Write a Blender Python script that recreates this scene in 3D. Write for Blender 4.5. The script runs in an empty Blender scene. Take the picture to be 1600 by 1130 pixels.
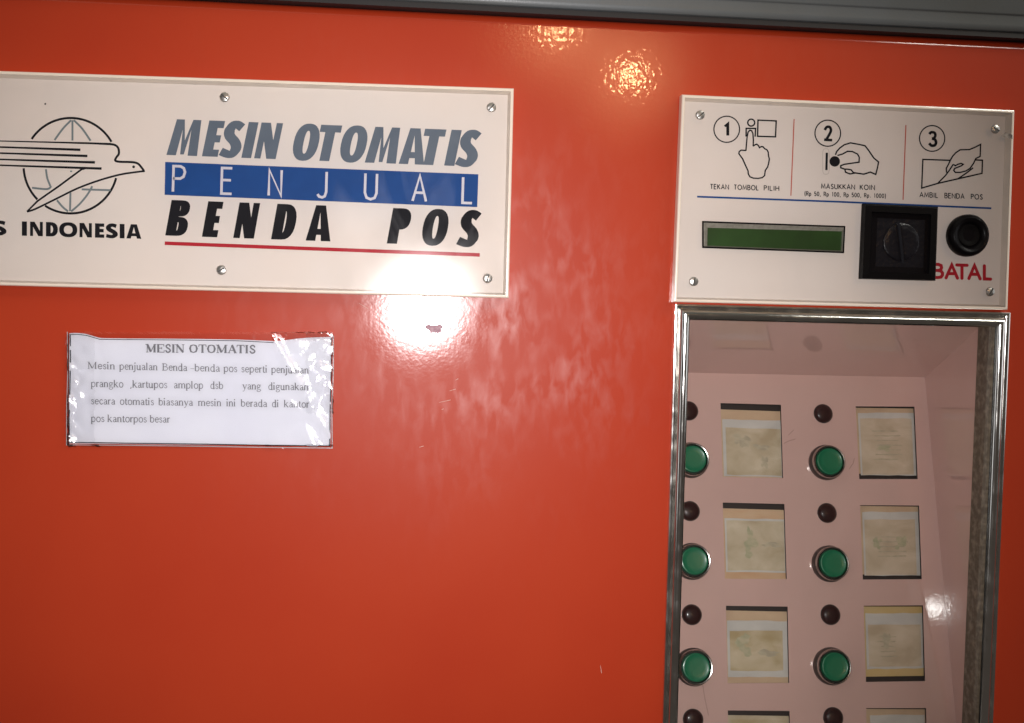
import bpy, bmesh, math, random
from mathutils import Vector, Matrix, noise
random.seed(7)
R = math.radians
S = bpy.context.scene
COL = S.collection

# ------------------------------------------------------------------ camera
U = 0.0005                     # metres per photo pixel on the machine's front plane
F = 1700.0
D = F * U
CAM = Vector((0, -D, 1.40))
def rot(y, p, r):
    cy, sy, cp, sp, cr, sr = math.cos(y), math.sin(y), math.cos(p), math.sin(p), math.cos(r), math.sin(r)
    return Matrix(((cy, 0, sy), (0, 1, 0), (-sy, 0, cy))) @ Matrix(((1, 0, 0), (0, cp, -sp), (0, sp, cp))) @ Matrix(((cr, -sr, 0), (sr, cr, 0), (0, 0, 1)))
M3 = rot(R(5.51), R(-2.32), R(-1.37))
def img2world(v):              # image frame (right, down, forward) -> world
    q = M3 @ Vector(v)
    return Vector((q.x, q.z, -q.y))
cam = bpy.data.cameras.new('camera'); camo = bpy.data.objects.new('camera', cam); COL.objects.link(camo)
cx_, cu_, cb_ = img2world((1, 0, 0)), img2world((0, -1, 0)), img2world((0, 0, -1))
camo.matrix_world = Matrix(((cx_.x, cu_.x, cb_.x, CAM.x), (cx_.y, cu_.y, cb_.y, CAM.y), (cx_.z, cu_.z, cb_.z, CAM.z), (0, 0, 0, 1)))
cam.sensor_fit = 'HORIZONTAL'; cam.sensor_width = 36; cam.lens = F / 1600 * 36
cam.clip_start = 0.01; cam.clip_end = 100
S.camera = camo

# ------------------------------------------------------------------ world: a dim room
W = bpy.data.worlds.new('World'); S.world = W; W.use_nodes = True
wn = W.node_tree.nodes; wl = W.node_tree.links
bg = wn['Background']; bg.inputs['Strength'].default_value = 0.20
tc = wn.new('ShaderNodeTexCoord'); sp = wn.new('ShaderNodeSeparateXYZ'); rp = wn.new('ShaderNodeValToRGB')
wl.new(tc.outputs['Generated'], sp.inputs[0]); wl.new(sp.outputs['Z'], rp.inputs[0])
rp.color_ramp.elements[0].position = 0.0; rp.color_ramp.elements[0].color = (.26, .22, .19, 1)
rp.color_ramp.elements[1].position = 1.0; rp.color_ramp.elements[1].color = (.42, .42, .36, 1)
wl.new(rp.outputs[0], bg.inputs['Color'])
S.view_settings.view_transform = 'Standard'; S.view_settings.look = 'None'
S.view_settings.exposure = 0; S.view_settings.gamma = 1
S.render.filter_size = 2.2

# ------------------------------------------------------------------ lamps
def aim(o, target):
    o.rotation_euler = (Vector(target) - o.location).to_track_quat('-Z', 'Y').to_euler()
def ray(px, py):
    return img2world((px - 800, py - 565, F)).normalized()
def P(px, py, y=0.0):          # photo pixel -> point on the plane at depth y behind the front panel
    d = ray(px, py); return CAM + d * ((D + y) / d.y)
fl = bpy.data.lights.new('camera_flash', 'SPOT'); flo = bpy.data.objects.new('camera_flash', fl); COL.objects.link(flo)
fl.energy = 25.5; fl.color = (1.0, .965, .97); fl.shadow_soft_size = 0.011; fl.spot_size = R(77); fl.spot_blend = 1.0
flo.location = CAM + Vector((0.023, 0.0, 0.010)); aim(flo, P(650, 600))
def bulb(px, py, dist, e, rad):
    d = ray(px, py); v = CAM + d * ((D + dist) / d.y)
    l = bpy.data.lights.new('ceiling_bulb', 'POINT'); o = bpy.data.objects.new('ceiling_bulb', l); COL.objects.link(o)
    l.energy = e; l.color = (1.0, .56, .26); l.shadow_soft_size = rad; o.location = (v.x, -dist, v.z)
bulb(985, 118, 4.9, 23, .05)
bulb(872, 38, 4.0, 18, .05)
def area(name, loc, tgt, sx, sy, e, c):
    l = bpy.data.lights.new(name, 'AREA'); o = bpy.data.objects.new(name, l); COL.objects.link(o)
    l.shape = 'RECTANGLE'; l.size = sx; l.size_y = sy; l.energy = e; l.color = c; o.location = loc; aim(o, tgt)
area('ceiling_tube', (1.62, -1.0, 2.75), (.45, 0, 1.3), 1.3, .14, 15, (1, .98, .90))
area('added_chrome_light_right', (1.9, -.6, 1.62), (0, -.1, 1.35), .8, .9, 2.8, (.95, .97, 1))  # added area lamp, brightens the inner slope of the left chrome bar
area('added_chrome_light_top', (-.3, -.95, 2.9), (-.3, -.9, 1), 1.6, 1.5, 4.5, (1, .97, .82))  # added overhead lamp, gives the chrome top bar something bright to reflect
area('added_chrome_light_left', (-2.2, -.9, 1.5), (0, 0, 1.2), .5, 1.5, 2.2, (.95, .97, 1))  # added lamp out of view, puts white streaks on the left chrome bar

# ------------------------------------------------------------------ materials
def mat(name, col=(.5, .5, .5), rough=.5, metal=0, coat=0, coat_r=.1, spec=.5, bump=None, var=None, trans=None):
    m = bpy.data.materials.new(name); m.use_nodes = True; n = m.node_tree.nodes; l = m.node_tree.links
    b = n['Principled BSDF']; b.inputs['Base Color'].default_value = (*col, 1); b.inputs['Roughness'].default_value = rough
    b.inputs['Metallic'].default_value = metal; b.inputs['Coat Weight'].default_value = coat; b.inputs['Coat Roughness'].default_value = coat_r
    b.inputs['Specular IOR Level'].default_value = spec
    if bump or var:
        g = n.new('ShaderNodeNewGeometry')
    if bump:
        sc, st, det = bump
        t = n.new('ShaderNodeTexNoise'); t.inputs['Scale'].default_value = sc; t.inputs['Detail'].default_value = det
        l.new(g.outputs['Position'], t.inputs['Vector'])
        u = n.new('ShaderNodeBump'); u.inputs['Strength'].default_value = st; u.inputs['Distance'].default_value = .001
        l.new(t.outputs['Fac'], u.inputs['Height']); l.new(u.outputs[0], b.inputs['Normal']); l.new(u.outputs[0], b.inputs['Coat Normal'])
    if var:
        col2, sc, lo, hi = var
        t = n.new('ShaderNodeTexNoise'); t.inputs['Scale'].default_value = sc; t.inputs['Detail'].default_value = 5
        l.new(g.outputs['Position'], t.inputs['Vector'])
        r = n.new('ShaderNodeValToRGB'); r.color_ramp.elements[0].position = lo; r.color_ramp.elements[1].position = hi
        r.color_ramp.elements[0].color = (*col, 1); r.color_ramp.elements[1].color = (*col2, 1)
        l.new(t.outputs['Fac'], r.inputs[0]); l.new(r.outputs[0], b.inputs['Base Color'])
    return m

def mapped_noise(m, scale, rotz=0, sc=1.0, det=4, dist=0, rot=(0, 0, 0)):
    n = m.node_tree.nodes; l = m.node_tree.links
    g = n.new('ShaderNodeNewGeometry'); mp = n.new('ShaderNodeMapping'); mp.inputs['Scale'].default_value = scale; mp.inputs['Rotation'].default_value = rot
    l.new(g.outputs['Position'], mp.inputs[0])
    t = n.new('ShaderNodeTexNoise'); t.inputs['Scale'].default_value = sc; t.inputs['Detail'].default_value = det; t.inputs['Distortion'].default_value = dist
    l.new(mp.outputs[0], t.inputs['Vector']); return t
def ramp(m, src, a, b, ca=(0, 0, 0, 1), cb=(1, 1, 1, 1)):
    n = m.node_tree.nodes; r = n.new('ShaderNodeValToRGB'); m.node_tree.links.new(src, r.inputs[0])
    r.color_ramp.elements[0].position = a; r.color_ramp.elements[1].position = b
    r.color_ramp.elements[0].color = ca; r.color_ramp.elements[1].color = cb; return r
def math_(m, op, a, b):
    n = m.node_tree.nodes.new('ShaderNodeMath'); n.operation = op
    for i, v in enumerate((a, b)):
        if isinstance(v, (int, float)): n.inputs[i].default_value = v
        else: m.node_tree.links.new(v, n.inputs[i])
    return n.outputs[0]

def gloss(n):
    g = n.new('ShaderNodeBsdfGlossy'); g.distribution = 'BECKMANN'; return g
def orange_paint():
    m = mat('orange_enamel', (.56, .050, .014), .5, spec=.15)
    n = m.node_tree.nodes; l = m.node_tree.links; b = n['Principled BSDF']
    v = mapped_noise(m, (1, 1, 1), sc=7, det=4); r = ramp(m, v.outputs['Fac'], .3, .7, (.445, .036, .0095, 1), (.475, .044, .0115, 1)); l.new(r.outputs[0], b.inputs['Base Color'])
    # orange peel
    pe = mapped_noise(m, (1, 1, 1), sc=300, det=1.5)
    bu = n.new('ShaderNodeBump'); bu.inputs['Strength'].default_value = .035; bu.inputs['Distance'].default_value = .001
    l.new(pe.outputs['Fac'], bu.inputs['Height']); l.new(bu.outputs[0], b.inputs['Normal'])
    # clear gloss layer: sharp lobe + greasy wiped smears (broad lobe in streaky patches)
    g1 = gloss(n); g1.inputs['Roughness'].default_value = .155; l.new(bu.outputs[0], g1.inputs['Normal'])
    g2 = gloss(n); g2.inputs['Roughness'].default_value = .35
    pe2 = mapped_noise(m, (1, 1, .8), sc=300, det=1)
    bu2 = n.new('ShaderNodeBump'); bu2.inputs['Strength'].default_value = .055; bu2.inputs['Distance'].default_value = .001; l.new(pe2.outputs['Fac'], bu2.inputs['Height'])
    g3 = gloss(n); g3.inputs['Roughness'].default_value = .05; l.new(bu2.outputs[0], g3.inputs['Normal'])
    g13 = n.new('ShaderNodeMixShader'); g13.inputs[0].default_value = .34; l.new(g1.outputs[0], g13.inputs[1]); l.new(g3.outputs[0], g13.inputs[2])
    s1 = mapped_noise(m, (19, 1, 8), sc=5.6, det=3, dist=.35, rot=(0, R(24), 0)); a = ramp(m, s1.outputs['Fac'], .42, .80)
    s2 = mapped_noise(m, (1, 1, 1), sc=16, det=3); c = ramp(m, s2.outputs['Fac'], .36, .72)
    sm = math_(m, 'MULTIPLY', a.outputs[0], c.outputs[0])
    vd = n.new('ShaderNodeVectorMath'); vd.operation = 'DISTANCE'; gg = n.new('ShaderNodeNewGeometry'); l.new(gg.outputs['Position'], vd.inputs[0]); vd.inputs[1].default_value = P(890, 520)
    wr = ramp(m, vd.outputs['Value'], .03, .17, (1, 1, 1, 1), (.16, .16, .16, 1))      # the area people keep touching and wiping
    sm = math_(m, 'MULTIPLY', sm, wr.outputs[0])
    sm = math_(m, 'ADD', math_(m, 'MULTIPLY', sm, .085), .0075)
    mx = n.new('ShaderNodeMixShader'); l.new(b.outputs[0], mx.inputs[1]); l.new(g2.outputs[0], mx.inputs[2]); l.new(sm, mx.inputs[0])
    m2 = n.new('ShaderNodeMixShader'); l.new(mx.outputs[0], m2.inputs[1]); l.new(g13.outputs[0], m2.inputs[2])
    fr = n.new('ShaderNodeFresnel'); fr.inputs['IOR'].default_value = 1.5; l.new(fr.outputs[0], m2.inputs[0])
    l.new(m2.outputs[0], n['Material Output'].inputs[0]); return m

def clear(name, rough=.12, ior=1.49, tint=(1, 1, 1), smear=0, bump=None, gain=1.0):
    m = bpy.data.materials.new(name); m.use_nodes = True; n = m.node_tree.nodes; l = m.node_tree.links; n.remove(n['Principled BSDF'])
    t = n.new('ShaderNodeBsdfTransparent'); t.inputs[0].default_value = (*tint, 1)
    g = gloss(n); g.inputs['Roughness'].default_value = rough
    fr = n.new('ShaderNodeFresnel'); fr.inputs['IOR'].default_value = ior
    mx = n.new('ShaderNodeMixShader'); f = math_(m, 'MULTIPLY', fr.outputs[0], gain)
    l.new(f, mx.inputs[0]); l.new(t.outputs[0], mx.inputs[1]); l.new(g.outputs[0], mx.inputs[2]); out = mx
    if bump:
        k = mapped_noise(m, (1, 1, 1), sc=bump[0], det=bump[2], dist=bump[3])
        bu = n.new('ShaderNodeBump'); bu.inputs['Strength'].default_value = bump[1]; bu.inputs['Distance'].default_value = .002
        l.new(k.outputs['Fac'], bu.inputs['Height']); l.new(bu.outputs[0], g.inputs['Normal'])
    if smear:
        g2 = gloss(n); g2.inputs['Roughness'].default_value = .32
        s1 = mapped_noise(m, (9, 1, 5), sc=3.0, det=4, dist=1.2, rot=(0, R(30), 0)); a = ramp(m, s1.outputs['Fac'], .48, .74)
        m2 = n.new('ShaderNodeMixShader'); l.new(math_(m, 'MULTIPLY', a.outputs[0], smear), m2.inputs[0])
        l.new(mx.outputs[0], m2.inputs[1]); l.new(g2.outputs[0], m2.inputs[2]); out = m2
    l.new(out.outputs[0], n['Material Output'].inputs[0]); return m

ORANGE = orange_paint()
GREY_HEAD = mat('grey_header_paint', (.135, .150, .160), .42, coat=.3, coat_r=.25, bump=(500, .06, 2), var=((.11, .115, .11), 6, .35, .65))
BLACK_RUB_GAP = mat('black_rubber_and_gap_shade', (.012, .010, .010), .55)
CREAM = mat('cream_backing', (.725, .645, .58), .6, var=((.705, .65, .60), 9, .3, .7))
CREAM_EDGE = mat('polished_acrylic_edge', (.86, .74, .62), .22, coat=.6, coat_r=.08, bump=(160, .10, 3))
EDGE_REFLECTION = mat('edge_reflection_tint', (.62, .56, .49), .35, var=((.72, .64, .56), 40, .3, .7))
ACRYL = clear('clear_acrylic', .165, 1.49, (1, 1, 1), smear=.010)
PANE = clear('window_pane_glass', .02, 1.5, (.97, .98, .97), smear=.004)
FILM = clear('clear_plastic_film', .20, 1.5, (1, 1, 1), gain=1.0)
TAPE = clear('crumpled_clear_tape', .20, 1.5, (1, 1, 1), gain=1.7)
INK_K = mat('black_ink', (.008, .008, .011), .6, spec=.1)
INK_GREY = mat('slate_ink', (.10, .128, .165), .6, spec=.2, var=((.118, .147, .185), 60, .3, .7))
INK_BLUE = mat('blue_ink', (.003, .052, .215), .6, spec=.2, var=((.004, .06, .24), 50, .3, .7))
INK_RED = mat('red_ink', (.40, .010, .022), .6, spec=.2)
INK_RED2 = mat('thin_red_ink', (.50, .085, .05), .5)
INK_WHITE = mat('white_ink', (.60, .58, .62), .5)
INK_TEAL = mat('grey_green_ink', (.15, .19, .20), .5)
INK_SERIF = mat('faded_toner', (.17, .17, .19), .7)
INK_FAINT = mat('faint_grey_ink', (.47, .42, .37), .6)
STEEL = mat('steel_screw', (.50, .48, .45), .36, 1, bump=(500, .2, 2))
SLOT = mat('dark_screw_slot', (.06, .055, .05), .5)
def chrome():
    m = mat('worn_chrome', (.74, .72, .68), .14, 1)
    n = m.node_tree.nodes; l = m.node_tree.links; b = n['Principled BSDF']
    v = mapped_noise(m, (1, 1, 1), sc=55, det=6, dist=.5); r = ramp(m, v.outputs['Fac'], .45, .8, (.12, .12, .12, 1), (.30, .30, .30, 1)); l.new(r.outputs[0], b.inputs['Roughness'])
    w = mapped_noise(m, (1, 1, 1), sc=210, det=5); c = ramp(m, w.outputs['Fac'], .66, .78, (.80, .78, .74, 1), (.42, .36, .30, 1)); l.new(c.outputs[0], b.inputs['Base Color'])
    bu = n.new('ShaderNodeBump'); bu.inputs['Strength'].default_value = .05; bu.inputs['Distance'].default_value = .001
    l.new(v.outputs['Fac'], bu.inputs['Height']); l.new(bu.outputs[0], b.inputs['Normal']); return m
CHROME = chrome()
def pink_paint(name, c, rough, coat):
    m = mat(name, c, .5, spec=.1, coat=coat, coat_r=rough, bump=(300, .026, 2), var=(tuple(x * .93 for x in c), 11, .3, .7)); m.node_tree.nodes['Principled BSDF'].inputs['Coat IOR'].default_value = 2.1; return m
PINK = pink_paint('pink_enamel', (.73, .475, .43), .042, 1.0)
PINK_SIDE = pink_paint('pink_enamel_side', (.73, .475, .43), .042, 1.0)
DARK_SLOT = mat('dark_recess', (.030, .018, .016), .6)
STRIP = mat('brushed_liner_strip', (.15, .12, .09), .5, .2, spec=.3, bump=(260, .5, 5), var=((.31, .26, .20), 170, .44, .70))
GREEN = mat('green_plastic', (.004, .150, .068), .38, coat=.3, coat_r=.2, bump=(500, .05, 2))
BEZEL = mat('nickel_bezel', (.50, .47, .45), .24, 1, var=((.26, .22, .21), 120, .5, .7))
BEZEL_D = mat('dark_bezel_body', (.11, .085, .080), .35, .6)
MAROON = mat('maroon_lens', (.030, .009, .009), .35, spec=.2, coat=.7, coat_r=.05)
MAROON_RIM = mat('maroon_rim', (.022, .009, .009), .4)
BLACK_PL = mat('black_plastic', (.004, .003, .0035), .4, spec=.06, coat=.06, coat_r=.2, bump=(700, .12, 3))
BLACK_MAT = mat('black_textured_plastic', (.004, .0032, .0032), .5, spec=.05, bump=(900, .2, 3))
SMOKE = mat('smoked_clear_plastic', (.007, .006, .008), .35, spec=.15, coat=.25, coat_r=.10, bump=(200, .8, 4))
LCD = mat('green_lcd', (.016, .036, .009), .35, spec=.3, coat=.3, coat_r=.12, var=((.028, .082, .016), 30, .3, .7))
LCD_BEZ = mat('lcd_bezel_grey', (.36, .33, .28), .5, bump=(800, .4, 3), var=((.26, .24, .20), 300, .4, .7))
PAPER = mat('white_paper', (.71, .72, .775), .75, bump=(60, .35, 4), var=((.67, .68, .745), 20, .3, .7))
PAPER_EDGE = mat('film_margin', (.42, .40, .42), .4)
def stamp_mat(name, a, b, sc=34):
    m = mat(name, a, .6); n = m.node_tree.nodes; l = m.node_tree.links
    v = mapped_noise(m, (1, 1, 1.6), sc=sc, det=5, dist=.4); r = ramp(m, v.outputs['Fac'], .34, .68, (*a, 1), (*b, 1)); l.new(r.outputs[0], n['Principled BSDF'].inputs['Base Color']); return m
CARD_TAN = stamp_mat('tan_card', (.56, .38, .25), (.66, .47, .31))
CARD_ORANGE = stamp_mat('orange_stained_card', (.62, .36, .20), (.66, .46, .30), 40)
CARD_YELLOW = stamp_mat('yellow_stained_card', (.62, .42, .16), (.66, .48, .24))
CARD_WHITE = stamp_mat('pale_paper_margin', (.54, .51, .48), (.66, .62, .58))
STAMP_BEIGE = stamp_mat('beige_faded_print', (.47, .37, .24), (.66, .56, .42))
STAMP_OLIVE = stamp_mat('ochre_faded_print', (.45, .34, .18), (.64, .53, .38))
STAMP_PINK = stamp_mat('sandy_faded_print', (.50, .39, .27), (.68, .56, .43))
PRINT_GREEN = stamp_mat('faded_green_print', (.40, .39, .25), (.56, .48, .33), 160)
PRINT_GREY = stamp_mat('faded_grey_print', (.43, .37, .27), (.56, .48, .35), 160)
CHIP = mat('bare_primer', (.42, .24, .29), .8, bump=(900, .6, 3), var=((.55, .36, .40), 400, .4, .6))

# ------------------------------------------------------------------ mesh helpers
class MB:
    def __init__(s): s.v = []; s.f = []
    def quad(s, a, b, c, d):
        i = len(s.v); s.v += [Vector(p) for p in (a, b, c, d)]; s.f.append((i, i + 1, i + 2, i + 3))
    def poly(s, pts):
        i = len(s.v); s.v += [Vector(p) for p in pts]; s.f.append(tuple(range(i, i + len(pts))))
    def grid(s, rows):             # rows: list of equal-length point lists
        i = len(s.v); n = len(rows[0])
        for r in rows: s.v += [Vector(p) for p in r]
        for a in range(len(rows) - 1):
            for b in range(n - 1): s.f.append((i + a * n + b, i + a * n + b + 1, i + (a + 1) * n + b + 1, i + (a + 1) * n + b))
    def box(s, lo, hi):
        x0, y0, z0 = lo; x1, y1, z1 = hi
        p = [(x0, y0, z0), (x1, y0, z0), (x1, y1, z0), (x0, y1, z0), (x0, y0, z1), (x1, y0, z1), (x1, y1, z1), (x0, y1, z1)]
        i = len(s.v); s.v += [Vector(q) for q in p]
        for f in ((0, 3, 2, 1), (4, 5, 6, 7), (0, 1, 5, 4), (1, 2, 6, 5), (2, 3, 7, 6), (3, 0, 4, 7)): s.f.append(tuple(i + k for k in f))
    def prism(s, front, back):     # matching loops, front capped
        n = len(front); i = len(s.v); s.v += [Vector(q) for q in front] + [Vector(q) for q in back]
        s.f.append(tuple(range(i, i + n)))
        for k in range(n): s.f.append((i + k, i + n + k, i + n + (k + 1) % n, i + (k + 1) % n))
        s.f.append(tuple(range(i + 2 * n - 1, i + n - 1, -1)))
    def lathe(s, prof, o, ax, n=40):   # prof: (radius, height along ax)
        ax = ax.normalized(); u = ax.orthogonal().normalized(); w = ax.cross(u)
        rows = [[o + ax * h + (u * math.cos(t) + w * math.sin(t)) * r for t in [2 * math.pi * k / n for k in range(n)]] for r, h in prof]
        i = len(s.v)
        for r in rows: s.v += r
        for a in range(len(rows) - 1):
            for k in range(n): s.f.append((i + a * n + k, i + a * n + (k + 1) % n, i + (a + 1) * n + (k + 1) % n, i + (a + 1) * n + k))
        s.f.append(tuple(i + (len(rows) - 1) * n + k for k in range(n)))
    def build(s, name, m, parent=None, smooth=False, bevel=0):
        me = bpy.data.meshes.new(name); org = Vector((0, 0, 0))
        if s.v: org = sum(s.v, Vector((0, 0, 0))) / len(s.v)
        me.from_pydata([v - org for v in s.v], [], s.f)
        bm = bmesh.new(); bm.from_mesh(me); bmesh.ops.recalc_face_normals(bm, faces=bm.faces)
        if any(e.is_boundary for e in bm.edges):     # open sheets face the viewer's side
            t = sum(f.calc_area() * f.normal.dot((CAM - org - f.calc_center_median()).normalized()) for f in bm.faces)
            if t < 0: bmesh.ops.reverse_faces(bm, faces=bm.faces)
        bm.to_mesh(me); bm.free()
        me.materials.append(m)
        if smooth:
            for p in me.polygons: p.use_smooth = True
            try: me.set_sharp_from_angle(angle=R(35))
            except Exception: pass
        o = bpy.data.objects.new(name, me); COL.objects.link(o); o.location = org
        if parent: o.parent = parent; o.matrix_parent_inverse = Matrix.Translation(-parent.location)
        if bevel:
            b = o.modifiers.new('bevel', 'BEVEL'); b.width = bevel; b.segments = 3; b.limit_method = 'ANGLE'
        return o
def empty(name, loc, label, cat, group=None):
    o = bpy.data.objects.new(name, None); COL.objects.link(o); o.location = loc; o.empty_display_size = .02
    o['label'] = label; o['category'] = cat
    if group: o['group'] = group
    return o
def plane_fn(y): return lambda px, py, k=0.0: P(px, py, y - k)

# ---- flat print: strokes, glyphs ----
CNT = [0]
def stag():
    CNT[0] = (CNT[0] + 1) % 60; return 4e-6 * CNT[0]
def ribbon(mb, pts, w, fn, closed=False, cap=False):
    """pts in pixels; w one width or a list"""
    k = stag(); pts = [Vector(p) for p in pts]; n = len(pts)
    ws = w if isinstance(w, (list, tuple)) else [w] * n
    L = []; Rr = []
    for i, p in enumerate(pts):
        a = pts[i - 1] if (i > 0 or closed) else None; b = pts[(i + 1) % n] if (i < n - 1 or closed) else None
        d1 = (p - a).normalized() if a is not None else None; d2 = (b - p).normalized() if b is not None else None
        d1 = d1 if d1 is not None else d2; d2 = d2 if d2 is not None else d1
        n1 = Vector((-d1.y, d1.x)); n2 = Vector((-d2.y, d2.x)); m = n1 + n2
        m = n1 if m.length < .2 else m.normalized()
        s = 1 / max(.45, m.dot(n1)); h = ws[i] / 2
        L.append(p + m * h * s); Rr.append(p - m * h * s)
    lo = [fn(q.x, q.y, k) for q in L]; ro = [fn(q.x, q.y, k) for q in Rr]
    for i in range(n if closed else n - 1):
        j = (i + 1) % n; mb.quad(lo[i], lo[j], ro[j], ro[i])
    if cap:
        for i in (0, n - 1): disc(mb, pts[i], ws[i] / 2, fn, 14)
def disc(mb, c, r, fn, n=28):
    k = stag(); mb.poly([fn(c[0] + r * math.cos(2 * math.pi * i / n), c[1] + r * math.sin(2 * math.pi * i / n), k) for i in range(n)])
def circ(c, rx, ry=None, a0=0, a1=360, n=48):
    ry = ry or rx; return [(c[0] + rx * math.cos(R(a0 + (a1 - a0) * i / n)), c[1] - ry * math.sin(R(a0 + (a1 - a0) * i / n))) for i in range(n + 1)]
def smooth(pts, n=5):
    out = []; N = len(pts)
    for i in range(N - 1):
        p0 = Vector(pts[max(i - 1, 0)]); p1 = Vector(pts[i]); p2 = Vector(pts[i + 1]); p3 = Vector(pts[min(i + 2, N - 1)])
        for k in range(n):
            t = k / n; out.append(.5 * ((2 * p1) + (p2 - p0) * t + (2 * p0 - 5 * p1 + 4 * p2 - p3) * t * t + (3 * p1 - p0 - 3 * p2 + p3) * t ** 3))
    out.append(Vector(pts[-1])); return out

def halfband(x0, W_, y0, y1, s, t, n=12):
    """D-shaped band open at left; returns quads"""
    ry = (y1 - y0) / 2; cy = (y0 + y1) / 2; rx = min(W_ - x0, ry * 1.0) if W_ - x0 > 0 else ry
    rx = min(W_ - x0, rx * 1.05)
    out = [(x0, y1)] + [(W_ - rx + rx * math.copysign(abs(math.cos(a)) ** .85, math.cos(a)), cy + ry * math.copysign(abs(math.sin(a)) ** .85, math.sin(a))) for a in [math.pi / 2 - math.pi * i / n for i in range(n + 1)]] + [(x0, y0)]
    irx = max(rx - s, .02); iry = ry - t
    inn = [(x0, y1 - t)] + [(W_ - s - irx + irx * math.copysign(abs(math.cos(a)) ** .9, math.cos(a)), cy + iry * math.sin(a)) for a in [math.pi / 2 - math.pi * i / n for i in range(n + 1)]] + [(x0, y0 + t)]
    return [(out[i], out[i + 1], inn[i + 1], inn[i]) for i in range(len(out) - 1)]
def heavy(c, W_, s, t):
    """bold sans glyph, cap height 1 -> list of polygons"""
    if c == 'I': return [[(0, 0), (0, 1), (W_, 1), (W_, 0)]]
    if c == 'M': return [[(0, 0), (.10 * W_, 1), (.36 * W_, 1), (.36 * W_, .72), (s * .85 + .03, 0)], [(.36 * W_, 1), (.36 * W_, .72), (.44 * W_, .03), (.56 * W_, .03), (.5 * W_, .42)], [(.5 * W_, .42), (.56 * W_, .03), (.64 * W_, .72), (.64 * W_, 1)], [(.64 * W_, 1), (.90 * W_, 1), (W_, 0), (W_ - s * .85 - .03, 0), (.64 * W_, .72)]]
    if c == 'N':
        w = s * .64; return [[(0, 0), (0, 1), (w, 1), (w, 0)], [(W_ - w, 0), (W_ - w, 1), (W_, 1), (W_, 0)], [(0, 1), (w * 1.5, 1), (W_, 0), (W_ - w * 1.5, 0)]]
    if c == 'E': return [[(0, 0), (0, 1), (s, 1), (s, 0)], [(s, 1), (W_, 1), (W_, 1 - t), (s, 1 - t)], [(s, .5 + t / 2), (W_ * .94, .5 + t / 2), (W_ * .94, .5 - t / 2), (s, .5 - t / 2)], [(s, t), (W_, t), (W_, 0), (s, 0)]]
    if c == 'T': return [[(0, 1), (W_, 1), (W_, 1 - t), (0, 1 - t)], [(W_ / 2 - s / 2, 1 - t), (W_ / 2 + s / 2, 1 - t), (W_ / 2 + s / 2, 0), (W_ / 2 - s / 2, 0)]]
    if c == 'L': return [[(0, 0), (0, 1), (s, 1), (s, 0)], [(s, t), (W_, t), (W_, 0), (s, 0)]]
    if c == 'A':
        b0, b1 = .17, .17 + t * .85; tl, tr = .30 * W_ , .70 * W_
        lx = lambda y: s * .95 + (W_ / 2 - s * .95) * y / .80
        return [[(0, 0), (tl, 1), (W_ / 2, 1), (W_ / 2, .80), (s * .95, 0)], [(W_, 0), (tr, 1), (W_ / 2, 1), (W_ / 2, .80), (W_ - s * .95, 0)], [(lx(b0), b0), (lx(b1), b1), (W_ - lx(b1), b1), (W_ - lx(b0), b0)]]
    if c == 'O':
        n = 32; o = []; q = []
        for i in range(n + 1):
            a = 2 * math.pi * i / n; ca, sa = math.cos(a), math.sin(a); e = .86
            o.append((W_ / 2 + W_ / 2 * math.copysign(abs(ca) ** e, ca), .5 + .52 * math.copysign(abs(sa) ** e, sa)))
            q.append((W_ / 2 + (W_ / 2 - s) * math.copysign(abs(ca) ** e, ca), .5 + (.52 - t) * math.copysign(abs(sa) ** e, sa)))
        return [(o[i], o[i + 1], q[i + 1], q[i]) for i in range(n)]
    if c == 'D': return [[(0, 0), (0, 1), (s, 1), (s, 0)]] + halfband(s, W_, 0, 1, s, t)
    if c == 'P': return [[(0, 0), (0, 1), (s, 1), (s, 0)]] + halfband(s, W_, .40, 1, s, t * .85)
    if c == 'B': return [[(0, 0), (0, 1), (s, 1), (s, 0)]] + halfband(s, W_ * .95, .545, 1, s * .92, t * .72) + halfband(s, W_, 0, .535, s * .95, t * .76)
    if c == 'S':
        hw = s * .46; x = lambda v: hw + v * (W_ - 2 * hw); top = 1.02 - t * .5; bot = -.02 + t * .5
        pts = smooth([(W_ - hw * .55, .83), (x(.62), top), (x(.22), top - .045), (x(.0), .73), (x(.16), .585), (x(.74), .43), (x(1.0), .28), (x(.80), bot + .05), (x(.40), bot), (hw * .0 , .155)], 5)
        n = len(pts); res = []; A = []; B = []
        for i, p in enumerate(pts):
            d = (pts[min(i + 1, n - 1)] - pts[max(i - 1, 0)]).normalized(); nn = Vector((-d.y, d.x))
            w = t + (s - t) * abs(d.y) ** 1.3; w = w * (1.08 if .3 < i / n < .7 else 1)
            A.append(p + nn * w / 2); B.append(p - nn * w / 2)
        return [(A[i], A[i + 1], B[i + 1], B[i]) for i in range(n - 1)]
    return []
def heavy_line(mb, spec, y_a, y_b, xa, xb, H, shear, s, t, fn, lean=(.024, .0)):
    """spec: [(char, x0, x1)] px at the baseline; baseline runs (xa,y_a)-(xb,y_b)"""
    for c, x0, x1 in spec:
        W_ = (x1 - x0) / H
        for q in heavy(c, W_, s, t):
            k = stag(); out = []
            for (u, v) in q:
                if c == 'A' and shear: u -= .13 * W_ * v
                bx = x0 + u * H; by = y_a + (y_b - y_a) * (bx - xa) / (xb - xa)
                out.append(fn(bx + shear * v * H, by - v * H, k))
            mb.poly(out)
def letters(func, spec, m, parent, name, *a, **k):
    for it in spec:
        mb = MB(); func(mb, [it], *a, **k); mb.build(name, m, parent)
def one(pts, w, fn, name, m, parent, **k):
    mb = MB(); ribbon(mb, pts, w, fn, **k); return mb.build(name, m, parent)

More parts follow.
